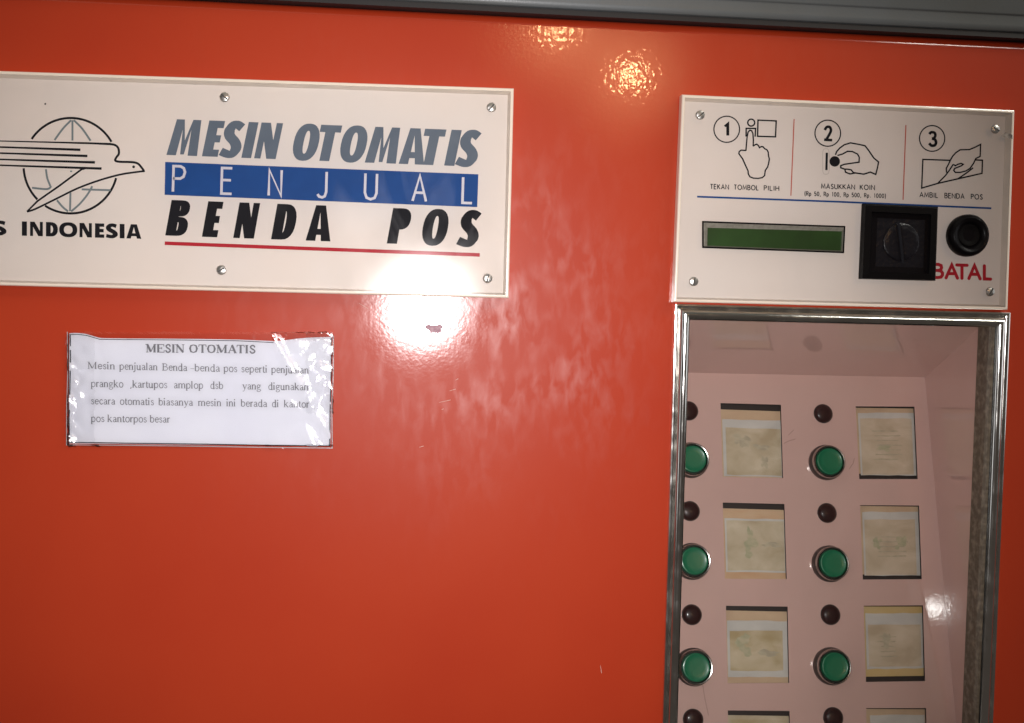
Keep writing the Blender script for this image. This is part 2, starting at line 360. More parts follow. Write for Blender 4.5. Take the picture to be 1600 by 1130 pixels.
THIN = {
 'P': [[(0, 0), (0, 1), (.6, 1), (.88, .93), (1, .78), (.88, .60), (.6, .52), (0, .52)]],
 'E': [[(1, 1), (0, 1), (0, 0), (1, 0)], [(0, .53), (.9, .53)]],
 'N': [[(0, 0), (0, 1), (1, 0), (1, 1)]],
 'J': [[(1, 1), (1, .22), (.85, .05), (.55, 0), (.2, .03), (0, .12)]],
 'U': [[(0, 1), (0, .25), (.15, .06), (.5, 0), (.85, .06), (1, .25), (1, 1)]],
 'A': [[(0, 0), (.5, 1), (1, 0)], [(.17, .33), (.83, .33)]],
 'L': [[(0, 1), (0, 0), (1, 0)]],
 'B': [[(0, 0), (0, 1), (.55, 1), (.85, .92), (.9, .76), (.8, .6), (.5, .54), (0, .54)], [(.5, .54), (.85, .5), (1, .36), (1, .2), (.85, .05), (.5, 0), (0, 0)]],
 'T': [[(0, 1), (1, 1)], [(.5, 1), (.5, 0)]],
}
THIN.update({
 'K': [[(0, 0), (0, 1)], [(.9, 1), (.08, .45)], [(.25, .58), (1, 0)]], 'O': [[(.5 + .5 * math.cos(R(a)), .5 + .5 * math.sin(R(a))) for a in range(0, 361, 24)]],
 'M': [[(0, 0), (.1, 1), (.5, .18), (.9, 1), (1, 0)]], 'I': [[(.5, 0), (.5, 1)]], 'H': [[(0, 0), (0, 1)], [(1, 0), (1, 1)], [(0, .52), (1, .52)]],
 'S': [[(.95, .84), (.75, .98), (.4, 1), (.12, .82), (.2, .6), (.75, .42), (.98, .22), (.8, .03), (.4, -.01), (.05, .16)]],
 'D': [[(0, 0), (0, 1), (.45, 1), (.85, .85), (1, .5), (.85, .15), (.45, 0), (0, 0)]],
 'R': [[(0, 0), (0, 1), (.6, 1), (.9, .9), (.95, .74), (.85, .58), (.6, .5), (0, .5)], [(.5, .5), (1, 0)]],
 'p': [[(0, -.3), (0, .62)], [(0, .45), (.3, .66), (.7, .62), (.95, .32), (.7, .02), (.3, -.02), (0, .15)]],
 '0': [[(.5 + .5 * math.cos(R(a)), .5 + .5 * math.sin(R(a))) for a in range(0, 361, 30)]], '1': [[(.25, .8), (.6, 1), (.6, 0)]],
 '5': [[(.9, 1), (.2, 1), (.1, .55), (.5, .64), (.9, .5), (.98, .28), (.8, .04), (.4, 0), (.02, .12)]],
 ',': [[(.5, .1), (.3, -.2)]], '.': [[(.5, 0), (.5, .16)]], '(': [[(.9, 1.1), (.4, .8), (.25, .45), (.4, .1), (.9, -.2)]], ')': [[(.1, 1.1), (.6, .8), (.75, .45), (.6, .1), (.1, -.2)]]})
TW = {'I': .12, ' ': .38, ',': .2, '.': .2, '(': .25, ')': .25, 'M': .85, 'O': .9, 'E': .52, 'L': .48, 'S': .5, 'B': .55, 'P': .52, 'T': .6, 'K': .62, 'R': .55, 'p': .5, '0': .55, '1': .38, '5': .52, 'H': .66, 'N': .7, 'A': .75, 'U': .65, 'D': .7}
def caption(mb, text, a, b, H, w, fn, gap=.30):
    tot = sum(TW[c] for c in text) + gap * (len(text) - 1); sx = (b[0] - a[0]) / tot; x = a[0]; sp_ = []
    for c in text:
        if c != ' ': sp_.append((c, x, x + TW[c] * sx))
        x += (TW[c] + gap) * sx
    thin_line(mb, sp_, a[0], a[1], b[0], b[1], H, w, fn)
def thin_line(mb, spec, xa, ya, xb, yb, H, w, fn, cap=False, lean=.0):
    for c, x0, x1 in spec:
        for st in THIN[c]:
            pts = []
            for u, v in st:
                bx = x0 + u * (x1 - x0); by = ya + (yb - ya) * (bx - xa) / (xb - xa)
                pts.append((bx + lean * v * H, by - v * H))
            ribbon(mb, pts, w, fn, cap=cap)

# ---- small serif face for the paper notice: x-height 1, (strokes, advance) ----
sw, tw = .21, .10
def sf(*xs):  # bottom serifs
    return [([(x - .17, .03), (x + .17, .03)], .07) for x in xs]
def arch(x, h=.0): return [([(x, .74), (x + .2, .95), (x + .40, .95), (x + .5, .76)], .13), ([(x + .5, .80), (x + .5, 0)], sw)]
BOWL = [([(.62, .86), (.42, .97), (.22, .86), (.12, .5), (.22, .14), (.42, .02), (.64, .12)], .15)]
SER = {
 'a': ([([(.14, .78), (.25, .95), (.45, .96), (.56, .80)], .12), ([(.56, .82), (.56, .12), (.70, .04)], sw * .9), ([(.56, .58), (.25, .46), (.12, .25), (.2, .05), (.38, .04), (.56, .2)], .13)], .78),
 'b': ([([(.14, 1.5), (.14, .03)], sw), ([(-.02, 1.47), (.14, 1.47)], .07), ([(.14, .78), (.35, .97), (.6, .9), (.74, .52), (.6, .1), (.35, .02), (.14, .12)], .14)], .88),
 'c': ([([(.62, .78), (.45, .97), (.22, .85), (.12, .5), (.24, .12), (.45, .02), (.66, .2)], .16)], .76),
 'd': ([([(.64, 1.5), (.64, .03), (.80, .03)], sw), ([(.48, 1.47), (.64, 1.47)], .07), ([(.64, .82), (.42, .97), (.2, .86), (.1, .48), (.2, .1), (.42, .02), (.64, .16)], .14)], .88),
 'e': ([([(.14, .56), (.66, .56), (.60, .86), (.40, .97), (.2, .86), (.11, .5), (.22, .12), (.44, .02), (.66, .2)], .14)], .78),
 'g': ([([(.36, .97), (.16, .85), (.14, .55), (.34, .40), (.56, .52), (.58, .82), (.36, .97)], .14), ([(.58, .93), (.78, .93)], .09), ([(.3, .40), (.12, .22), (.3, .08), (.62, .0), (.72, -.2), (.5, -.42), (.2, -.42), (.06, -.25), (.25, -.04)], .11)], .84),
 'i': ([([(.16, .98), (.16, 0)], sw), ([(.0, .95), (.16, .95)], .08), ([(.05, 1.38), (.27, 1.38)], .22)] + sf(.16), .46),
 'j': ([([(.2, .98), (.2, -.25), (.05, -.42), (-.1, -.36)], sw * .85), ([(.04, .95), (.2, .95)], .08), ([(.09, 1.38), (.31, 1.38)], .22)], .46),
 'k': ([([(.14, 1.5), (.14, 0)], sw), ([(-.02, 1.47), (.14, 1.47)], .07), ([(.62, .96), (.18, .45)], .10), ([(.32, .58), (.72, 0)], .19), ([(.48, .95), (.78, .95)], .07)] + sf(.14, .72), .90),
 'l': ([([(.16, 1.5), (.16, 0)], sw), ([(.0, 1.47), (.16, 1.47)], .07)] + sf(.16), .46),
 'm': ([([(.14, .98), (.14, 0)], sw), ([(-.02, .93), (.14, .93)], .08)] + arch(.14) + arch(.64) + sf(.14, .64, 1.14), 1.36),
 'n': ([([(.14, .98), (.14, 0)], sw), ([(-.02, .93), (.14, .93)], .08)] + arch(.14) + sf(.14, .64), .88),
 'o': ([([(.42, .98), (.2, .88), (.1, .5), (.2, .12), (.42, .01), (.64, .12), (.74, .5), (.64, .88), (.42, .98)], .15)], .86),
 'p': ([([(.14, .98), (.14, -.45)], sw), ([(-.02, .93), (.14, .93)], .08), ([(.14, .78), (.35, .97), (.6, .9), (.74, .52), (.6, .1), (.35, .02), (.14, .14)], .14), ([(-.03, -.43), (.32, -.43)], .07)], .88),
 'r': ([([(.14, .98), (.14, 0)], sw), ([(-.02, .93), (.14, .93)], .08), ([(.14, .70), (.32, .93), (.5, .93)], .15)] + sf(.14), .58),
 's': ([([(.50, .78), (.38, .95), (.2, .93), (.12, .75), (.22, .6), (.44, .45), (.52, .25), (.42, .06), (.24, .03), (.10, .24)], .13)], .64),
 't': ([([(.2, 1.25), (.2, .15), (.3, .03), (.46, .1)], sw * .9), ([(.02, .93), (.44, .93)], .09)], .50),
 'u': ([([(.14, .95), (.14, .2), (.26, .04), (.42, .04), (.62, .2)], .17), ([(.62, .95), (.62, .03), (.78, .03)], sw), ([(-.02, .93), (.14, .93)], .07), ([(.48, .93), (.62, .93)], .07)], .88),
 'y': ([([(.14, .95), (.42, .08)], .19), ([(.72, .95), (.36, -.1), (.22, -.4), (.04, -.38)], .10), ([(-.02, .95), (.3, .95)], .07), ([(.56, .95), (.84, .95)], .07)], .86),
 ',': ([([(.14, .10), (.16, -.08), (.04, -.26)], .15)], .38),
 '-': ([([(0, .5), (.62, .5)], .08)], .66),
 'M': ([([(.18, 0), (.18, 1.42)], .10), ([(.18, 1.42), (.72, .1)], .20), ([(.72, .1), (1.24, 1.42)], .09), ([(1.24, 1.42), (1.24, 0)], sw), ([(.0, 1.40), (.3, 1.40)], .07), ([(1.12, 1.40), (1.44, 1.40)], .07)] + sf(.18, 1.24), 1.52),
 'B': ([([(.22, 0), (.22, 1.42)], sw), ([(.02, 1.39), (.55, 1.39), (.82, 1.22), (.82, .98), (.6, .77), (.22, .76)], .12), ([(.6, .77), (.92, .6), (.96, .32), (.78, .07), (.5, .03), (.02, .03)], .12)], 1.12),
}
def cs(*xs): return [([(x - .12, .03), (x + .12, .03)], .06) for x in xs]
def ct(*xs): return [([(x - .12, .97), (x + .12, .97)], .06) for x in xs]
SBOLD = {  # bold capitals, cap height 1
 'M': ([([(.13, 0), (.13, 1)], .07), ([(.13, 1), (.46, .06)], .19), ([(.46, .06), (.80, 1)], .07), ([(.80, 1), (.80, 0)], .18)] + cs(.13, .80) + ct(.08, .85), .98),
 'E': ([([(.16, 0), (.16, 1)], .18), ([(.04, .97), (.66, .97), (.68, .74)], .07), ([(.04, .03), (.68, .03), (.72, .27)], .07), ([(.16, .52), (.48, .52)], .07), ([(.48, .38), (.48, .66)], .06)], .76),
 'S': ([([(.50, .72), (.42, .92), (.26, .95), (.13, .80), (.2, .6), (.42, .42), (.50, .22), (.38, .05), (.2, .05), (.08, .27)], .13)], .60),
 'I': ([([(.18, 0), (.18, 1)], .18)] + cs(.18) + ct(.18), .38),
 'N': ([([(.14, 0), (.14, 1)], .07), ([(.12, .98), (.70, .04)], .18), ([(.70, 0), (.70, 1)], .07)] + cs(.14) + ct(.08, .70), .84),
 'O': ([([(.42, .96), (.2, .86), (.12, .5), (.2, .14), (.42, .03), (.64, .14), (.72, .5), (.64, .86), (.42, .96)], [.08, .13, .18, .13, .08, .13, .18, .13, .08])], .85),
 'T': ([([(.35, 0), (.35, 1)], .18), ([(.03, .72), (.05, .97), (.65, .97), (.67, .72)], .07)] + cs(.35), .70),
 'A': ([([(.10, .0), (.40, 1)], .07), ([(.38, 1), (.68, .0)], .19), ([(.2, .33), (.56, .33)], .06)] + cs(.10, .68), .78),
}
def serif_word(mb, text, x0, x1, ya, yb, H, fn, table=SER):
    """x0..x1 pixels, baseline height at x0 / x1, H = px per glyph unit"""
    adv = sum(table[c][1] for c in text); sx = (x1 - x0) / adv; x = x0
    for c in text:
        st, a = table[c]
        for pts, w in st:
            q = [(x + u * sx, ya + (yb - ya) * (x + u * sx - x0) / (x1 - x0) - v * H) for u, v in pts]
            if len(pts) > 4: 
                ww = w if not isinstance(w, list) else None
                if ww is not None: q = smooth(q, 3); w2 = ww * H
                else: w2 = [z * H for z in w]
            else: w2 = w * H
            if table is SBOLD: w2 = [z * 1.35 for z in w2] if isinstance(w2, list) else w2 * 1.35
            ribbon(mb, q, w2, fn)
        x += a * sx

# ================================================================== VENDING MACHINE
ORG = P(800, 565)
machine = empty('vending_machine', (ORG.x, 0.0, ORG.z - .55), 'orange enamelled stamp vending machine with chrome framed display window', 'vending machine')
ztop = P(1100, 38).z                       # top of the orange sheet
xl, xr = P(-420, 600).x, P(1790, 600).x
zbot = P(800, 1600).z
# opening behind the chrome frame
fx0, fx1 = P(1056, 500).x, P(1569, 500).x
fz1 = P(1300, 484).z; fz0 = P(1300, 1290).z
# display opening
ix0, ix1 = P(1074, 520).x + .001, P(1553, 520).x - .001
iz1, iz0 = P(1300, 510).z + .003, P(1300, 1275).z
mb = MB()
hem = [(0, -.0075), (.0002, -.0062), (.0009, -.0042), (.0021, -.0022), (.0040, -.0007), (.0062, 0)]
zt = ztop + hem[0][1]
for (a, b, c, d) in ((xl, ix0, zbot, zt), (ix1, xr, zbot, zt), (ix0, ix1, iz1, zt), (ix0, ix1, zbot, iz0)):
    mb.grid([[(a, 0, d), (b, 0, d)], [(a, 0, c), (b, 0, c)]])
mb.build('front_panel', ORANGE, machine)
mb = MB(); mb.grid([[(xl, y, ztop + z), (xr, y, ztop + z)] for y, z in hem + [(.022, 0)]])
mb.build('panel_top_fold', ORANGE, machine, smooth=True)
mb = MB(); cy0, cy1 = .0225, .46
mb.quad((xl, cy0 - .02, zbot), (xl, cy0 - .02, ztop - .01), (xl, cy1, ztop - .01), (xl, cy1, zbot)); mb.quad((xr, cy0 - .02, zbot), (xr, cy0 - .02, ztop - .01), (xr, cy1, ztop - .01), (xr, cy1, zbot))
mb.quad((xl, cy1, zbot), (xr, cy1, zbot), (xr, cy1, ztop - .01), (xl, cy1, ztop - .01))
mb.build('cabinet_body', ORANGE, machine)
mb = MB(); mb.box((xl, .0225, ztop - .012), (xr, .030, ztop + .02)); mb.build('gap_shadow_strip', BLACK_RUB_GAP, machine)  # black strip standing in for the shadow inside the gap
# grey header above
zh = P(1100, 24.5, -.010).z; mb = MB()
pr = [(.0224, zh), (-.006, zh), (-.0085, zh + .0007), (-.0097, zh + .0022), (-.0102, zh + .005), (-.0102, zh + .0115), (-.0105, zh + .0125), (-.0112, zh + .0130), (-.0117, zh + .014), (-.0117, zh + .13), (.40, zh + .13)]
mb.grid([[(xl, y, z), (xr, y, z)] for y, z in pr]); mb.build('header_rail', GREY_HEAD, machine, smooth=True)
# gasket lip under the header
mb = MB(); mb.box((xl, -.0070, zh - .0042), (xr, .0222, zh - .0001)); mb.build('header_gasket', BLACK_RUB_GAP, machine)
# paint chip in the middle of the flash glare
mb = MB(); fn = plane_fn(-.00008)
ch = [(664, 509), (670, 507), (679, 509), (688, 507), (693, 511), (689, 514), (690, 518), (684, 521), (677, 519), (673, 521), (670, 516), (665, 513)]
mb.poly([fn(x, y) for x, y in ch]); mb.build('paint_chip', CHIP, machine)

SCR = mat('scratch_primer', (.62, .34, .28), .6)
for q in ([(702, 611), (712, 608)], [(686, 629), (704, 625)], [(712, 594), (716, 592)], [(655, 699), (662, 697)], [(690, 640), (693, 639)], [(561, 474), (575, 482)], [(938, 1040), (940, 1052)]):
    one(q, [.5, 1.1], plane_fn(-.00006), 'paint_scratch', SCR, machine)

# ---------------- display recess: tilted panel
THT = R(15.5); nrm = Vector((0, -math.cos(THT), math.sin(THT)))          # towards the viewer
ytop = .115
ptop = P(1458, 590, ytop)
back_x1 = ix1 + .0005
def PT(px, py, h=0.0):
    d = ray(px, py); o = ptop + nrm * h; return CAM + d * ((o - CAM).dot(nrm) / d.dot(nrm))
up = Vector((0, math.sin(THT), math.cos(THT)))
def tp(x, z_on, h=0.0):   # point on the tilted panel at world x and distance z_on below the top edge
    return Vector((x, ptop.y, ptop.z)) - up * z_on + nrm * h
wfront = .0215                                                            # where the pink wall meets the liner strip
Lp = (ytop - .012) / math.sin(THT)
corners = [tp(ix0 - .012, 0), tp(back_x1, 0), tp(back_x1, Lp), tp(ix0 - .012, Lp)]
WIN = [
 [(1125.7, 629.9), (1220.2, 632.6), (1223.5, 747), (1129.3, 745.4)], [(1129.3, 785.4), (1225.6, 787.6), (1229.2, 905.1), (1132.8, 904.3)],
 [(1134.3, 946.6), (1230.6, 948), (1233, 1067.2), (1136.9, 1067.8)], [(1137.2, 1110.2), (1233.6, 1111), (1236.5, 1231), (1140, 1232)],
 [(1337, 635), (1428.8, 635.6), (1433.9, 748.7), (1342.7, 748.7)], [(1343.9, 789.4), (1436, 790), (1440.2, 905.1), (1348.2, 905.7)],
 [(1349.6, 946.6), (1442.2, 946), (1445.4, 1064.3), (1353.2, 1065.8)], [(1353.4, 1106.6), (1446.9, 1106.6), (1450, 1225), (1356.5, 1226)]]
bm = bmesh.new()
def loop(pts):
    vs = [bm.verts.new(p) for p in pts]
    return [bm.edges.new((vs[i], vs[(i + 1) % len(vs)])) for i in range(len(vs))]
es = loop(corners)
for w in WIN: es += loop([PT(*q) for q in w])
bmesh.ops.triangle_fill(bm, use_beauty=True, use_dissolve=False, edges=es, normal=nrm)
mb = MB(); bm.verts.index_update(); mb.v = [v.co.copy() for v in bm.verts]; mb.f = [tuple(v.index for v in f.verts) for f in bm.faces]; bm.free()
mb.build('button_panel', PINK, machine)
for w in WIN:
    a = [PT(*q, .0) for q in w]; b = [p - nrm * .0022 for p in a]; c = [p - nrm * .0085 for p in a]
    mb = MB(); n = 4
    for i in range(4): mb.quad(a[i], a[(i + 1) % 4], b[(i + 1) % 4], b[i]); 
    b2 = [PT(q[0] + dx, q[1] + dy, -.0022) for q, (dx, dy) in zip(w, ((-4, -9), (4, -9), (4, 9), (-4, 9)))]
    c2 = [p - nrm * .006 for p in b2]
    for i in range(4): mb.quad(b2[i], b2[(i + 1) % 4], c2[(i + 1) % 4], c2[i])
    mb.quad(*c2)
    mb.build('card_pocket', DARK_SLOT, machine)
# side wall, ceiling, floor of the recess
cfront = Vector((0, wfront, 0)); cz = P(1300, 506, .0215).z
def tz(y): return ptop.z - (ytop - y) / math.tan(THT)
mb = MB(); yend = .012
mb.poly([(back_x1, ytop, ptop.z), (back_x1, wfront, cz), (back_x1, wfront, tz(wfront))]); mb.build('recess_side_wall', PINK_SIDE, machine)
mb = MB(); mb.poly([(ix0 - .012, ytop, ptop.z), (ix0 - .012, wfront, cz), (ix0 - .012, wfront, tz(wfront))]); mb.build('recess_side_wall', PINK_SIDE, machine)
mb = MB(); mb.quad((ix0 - .012, ytop, ptop.z), (back_x1, ytop, ptop.z), (back_x1, wfront, cz), (ix0 - .012, wfront, cz)); mb.build('recess_ceiling', PINK_SIDE, machine)
mb = MB(); mb.box((back_x1 - .0012, -.0005, iz0), (back_x1 + .0018, wfront + .0005, max(cz, iz1)))
mb.build('liner_strip', STRIP, machine)
mb = MB(); mb.box((ix0 - .013, .0052, cz), (back_x1 - .0013, wfront, cz + .004)); mb.build('ceiling_lip', PINK_SIDE, machine)

PSC = mat('pencil_scuff', (.34, .20, .18), .7)
for q in ([(1225, 693), (1233, 689), (1243, 686)], [(1232, 680), (1240, 672)], [(1327, 733), (1333, 724), (1335, 716)], [(1098, 1070), (1101, 1090), (1107, 1118)]):
    one(q, .8, lambda x, y, k=0: PT(x, y, .0001), 'panel_scuff', PSC, machine)
# push buttons (> bezel, cap) and lamps (> lens)
def push_button(px, py):
    o = PT(px, py, .0105); o = o - nrm * .0105; kk = 1.06
    t = MB(); t.lathe([(r_ * kk, h_) for r_, h_ in [(.0150, -.0005), (.0150, .0030), (.0146, .0042), (.0136, .0050)]], o, nrm, 44)
    b = t.build('push_button', BEZEL_D, machine, smooth=True)
    t = MB(); t.lathe([(r_ * kk, h_) for r_, h_ in [(.0138, .0045), (.0140, .0080), (.0137, .0096), (.0131, .0102), (.0124, .0100), (.0120, .0088), (.0119, .0060)]], o, nrm, 48); t.build('bezel', BEZEL, b, smooth=True)
    t = MB(); t.lathe([(r_ * kk, h_) for r_, h_ in [(.01215, .0062), (.01215, .0064), (.0112, .0066)]], o, nrm, 40); t.build('gap_ring', BLACK_RUB_GAP, b, smooth=True)
    t = MB(); t.lathe([(r_ * kk, h_) for r_, h_ in [(.01125, .0060), (.01125, .0098), (.0109, .0105), (.0101, .0107), (.0095, .0104), (.0060, .0103), (.0003, .0102)]], o, nrm, 44); t.build('cap', GREEN, b, smooth=True)
def lamp(px, py):
    o = PT(px, py, .002) - nrm * .002
    t = MB(); t.lathe([(.0088, -.0005), (.0088, .0008), (.0085, .0011), (.0080, .0011)], o, nrm, 36); b = t.build('indicator_lamp', MAROON_RIM, machine, smooth=True)
    t = MB(); t.lathe([(.0082, .0009)] + [(.0082 * math.cos(a), .0012 + .0030 * math.sin(a)) for a in [R(x) for x in (0, 15, 30, 45, 60, 75, 88)]], o, nrm, 36); t.build('lens', MAROON, b, smooth=True)
for x, y in ((1083.5, 717), (1085.5, 876.5), (1088.4, 1043), (1091, 1208), (1297, 720.7), (1302.5, 880.3), (1305.4, 1041.8), (1309, 1206)): push_button(x, y)
for x, y in ((1076.6, 641.6), (1078.8, 798.4), (1081.7, 960.6), (1083.7, 1124.8), (1287.3, 646), (1293.3, 801.4), (1298.7, 960.6), (1303, 1122)): lamp(x, y)

# chrome frame: mitred bars
prof = [(-.0001, .0002), (0, -.0018), (.0006, -.0026), (.0016, -.0029), (.0027, -.0026), (.0031, -.0016), (.0036, -.0013), (.0041, -.0018),
        (.0045, -.0034), (.0052, -.0047), (.0064, -.0058), (.0080, -.0064), (.0098, -.0061), (.0112, -.0050), (.0122, -.0034), (.0127, -.0018), (.0129, .0004), (.0128, .0100)]
def frame_bar(name, A, B, inA, inB):
    mb = MB(); mb.grid([[Vector((A[0] + inA[0] * o, y, A[1] + inA[1] * o)), Vector((B[0] + inB[0] * o, y, B[1] + inB[1] * o))] for o, y in prof])
    return mb.build(name, CHROME, machine, smooth=True)
FZ = P(1300, 481).z; FXR = P(1577, 492).x
TL, TR, BR, BL = (fx0 - .0018, FZ), (FXR, FZ), (FXR, fz0), (fx0 - .0018, fz0)
wl_, wr_, wt_ = 1.0, 1.0, 1.0
frame_bar('chrome_frame_bar', TL, TR, (1, -1), (-1, -1)); frame_bar('chrome_frame_bar', TL, BL, (1, -1), (1, 1))
frame_bar('chrome_frame_bar', TR, BR, (-1, -1), (-1, 1)); frame_bar('chrome_frame_bar', BL, BR, (1, 1), (-1, 1))
mb = MB(); mb.box((ix0 - .006, .0021, iz0), (ix1 + .0004, .0050, iz1 + .004)); mb.build('glass_pane', PANE, machine)

# ---------------- stamp cards
def card(w, label, base, layers, blot=None, h=-.0045, gap=(0, 0)):
    """layers in fractions of the window: (u0,v0,u1,v1,material); gap: dark slot left open at top / bottom"""
    def q(u, v, k):
        a = Vector(w[0]).lerp(Vector(w[1]), u); b = Vector(w[3]).lerp(Vector(w[2]), u); c = a.lerp(b, v); return PT(c.x, c.y, h + k)
    root = empty('stamp_card', q(.5, 1 - gap[1], -.0003), label, 'stamp card', 'faded stamp cards in the display window')
    mb = MB(); f = [q(-.01, gap[0], 0), q(1.0, gap[0] + .006, 0), q(1.0, 1.0 - gap[1], 0), q(-.01, 1.0 - gap[1], 0)]
    mb.prism(f, [p - nrm * .0006 for p in f]); mb.build('card_backing', base, root)
    for i, (u0, v0, u1, v1, m, nm) in enumerate(layers):
        k = .00012 * (i + 1); mb = MB(); N = 6
        jit = lambda: random.uniform(-.006, .006)
        mb.grid([[q(u0 + (u1 - u0) * a / N + (jit() if b_ in (0, N) and 0 else 0), v0 + (v1 - v0) * b_ / N + (jit() if b_ in (0, N) else 0), k + .00003 * math.sin(a * 2 + i)) for a in range(N + 1)] for b_ in range(N + 1)])
        mb.build(nm, m, root)
    if blot:
        for (c, r, m) in blot:
          for s_ in range(9):
            rr = random.uniform(.25, .6); cc = (c[0] + r[0] * random.uniform(-.75, .75), c[1] + r[1] * random.uniform(-.75, .75)); kk = .0008 + .00002 * s_
            mb = MB(); n = 14
            mb.poly([q(cc[0] + r[0] * rr * math.cos(2 * math.pi * i / n) * random.uniform(.6, 1.2), cc[1] + r[1] * rr * math.sin(2 * math.pi * i / n) * random.uniform(.6, 1.2), kk + .0002 * blot.index((c, r, m))) for i in range(n)])
            mb.build('faded_print', m, root)
          continue
          if 0:
            mb.poly([q(c[0] + r[0] * math.cos(2 * math.pi * i / n) * random.uniform(.72, 1.15), c[1] + r[1] * math.sin(2 * math.pi * i / n) * random.uniform(.72, 1.15), .0008 + .0001 * blot.index((c, r, m))) for i in range(n)])
            mb.build('faded_print', m, root)
WH, BE, OL, SA = CARD_WHITE, STAMP_BEIGE, STAMP_OLIVE, STAMP_PINK
def lines(v0, n, u0, u1, m=PRINT_GREY):
    return [(u0 + random.uniform(0, .08), v0 + i * .065, u1 - random.uniform(0, .12), v0 + i * .065 + .016, m, 'faded_line') for i in range(n)]
card(WIN[0], 'faded stamp card with white band, top of the left column of cards', CARD_TAN, [(.02, .22, 1, .99, WH, 'paper_margin'), (.07, .33, .98, .97, BE, 'stamp_print')], [((.33, .50), (.13, .10), PRINT_GREY), ((.66, .60), (.14, .05), PRINT_GREY), ((.70, .78), (.06, .08), PRINT_GREY)], gap=(.085, 0))
card(WIN[1], 'faded stamp card with green figure between orange bands', CARD_ORANGE, [(.02, .205, 1, .915, WH, 'paper_margin'), (.05, .235, .98, .89, BE, 'stamp_print')], [((.44, .58), (.13, .12), PRINT_GREEN), ((.43, .42), (.05, .12), PRINT_GREEN), ((.75, .55), (.18, .035), PRINT_GREY)], gap=(.075, 0))
card(WIN[2], 'faded stamp card with wide white margins around a yellowish stamp', CARD_TAN, [(.01, .19, 1, .92, WH, 'paper_margin'), (.05, .32, .91, .84, OL, 'stamp_print')], [((.28, .52), (.12, .14), PRINT_GREEN), ((.62, .60), (.2, .05), PRINT_GREY)], gap=(.06, 0))
card(WIN[3], 'beige stamp card cut off by the bottom of the photo, left column', BE, [(.05, .12, .96, .9, OL, 'stamp_print')], gap=(.06, 0))
card(WIN[4], 'sandy stamp card with rows of faded print, topmost of the right column', CARD_TAN, [(.03, .09, .985, .95, WH, 'paper_margin'), (.06, .165, .94, .94, SA, 'stamp_print')] + lines(.33, 7, .25, .78), [((.45, .58), (.12, .04), PRINT_GREEN)], gap=(.02, .075))
card(WIN[5], 'sandy stamp card with white top band and faint green patches', CARD_TAN, [(.03, .09, .985, .95, WH, 'paper_margin'), (.06, .19, .92, .94, SA, 'stamp_print')] + lines(.42, 5, .2, .8), [((.27, .52), (.08, .07), PRINT_GREEN), ((.68, .50), (.1, .09), PRINT_GREEN)], gap=(.01, .07))
card(WIN[6], 'stamp card with bright yellow stained strips at top and bottom', CARD_YELLOW, [(.02, .10, 1, .83, WH, 'paper_margin'), (.06, .25, .95, .80, SA, 'stamp_print')] + lines(.40, 5, .2, .62), [((.38, .45), (.07, .11), PRINT_GREY)], gap=(.01, .07))
card(WIN[7], 'pale stamp card cut off by the bottom of the photo, right column', CARD_TAN, [(.06, .09, .97, .95, WH, 'paper_margin'), (.09, .3, .93, .9, SA, 'stamp_print')], gap=(.01, .07))

# ================================================================== ACRYLIC PLATES
TK = .0085
def screw(px, py, parent, ang=35, r=.0036):
    o = P(px, py, -TK); ax = Vector((0, -1, 0))
    t = MB(); t.lathe([(r * 1.02, 0), (r, .0006), (r * .86, .0013), (r * .5, .0017), (.0002, .0018)], o, ax, 28); s = t.build('screw', STEEL, parent, smooth=True)
    a = R(ang); dx, dz = math.cos(a), math.sin(a); t = MB(); w = .00055; l = r * .84
    f = [o + Vector((dx * l * i - dz * w * j, -.00195, dz * l * i + dx * w * j)) for i, j in ((-1, -1), (1, -1), (1, 1), (-1, 1))]
    t.prism(f, [p + Vector((0, .0012, 0)) for p in f]); t.build('slot', SLOT, s)
def plate(root, quad, hole=None):
    """front corners in pixels TL,TR,BR,BL on the plane of the acrylic's face"""
    fr = [P(x, y, -TK) for x, y in quad]; c = sum(fr, Vector()) / 4
    def ins(d, y): 
        n = len(fr); out = []
        for i in range(n):
            p = fr[i]; a = (fr[i - 1] - p).normalized(); b = (fr[(i + 1) % n] - p).normalized(); q = p + (a + b) * d; q = Vector((q.x, y, q.z)); out.append(q)
        return out
    base = ins(0, -.0001); bk = MB(); bk.prism(ins(.0001, -.0016), ins(.0001, -.0002)); bk.build('printed_backing', CREAM, root)
    # edge: outer side, chamfer, inner band coloured as the slab's darker internal reflection
    rings = [ins(0, -.0002), ins(0, -TK + .0010), ins(.0005, -TK + .0002), ins(.0012, -TK), ins(.0024, -TK + .00005)]
    mb = MB()
    for a, b in zip(rings, rings[1:]):
        for i in range(4): mb.quad(a[i], a[(i + 1) % 4], b[(i + 1) % 4], b[i])
    mb.build('polished_edge', CREAM_EDGE, root)
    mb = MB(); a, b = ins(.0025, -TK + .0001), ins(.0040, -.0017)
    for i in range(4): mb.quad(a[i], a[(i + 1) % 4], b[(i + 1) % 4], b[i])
    mb.build('edge_reflection_band', EDGE_REFLECTION, root)
    mb = MB(); mb.quad(*ins(.0022, -TK - .00002)); mb.build('acrylic_sheet', ACRYL, root)
PRY = -.00165
fn = plane_fn(PRY)
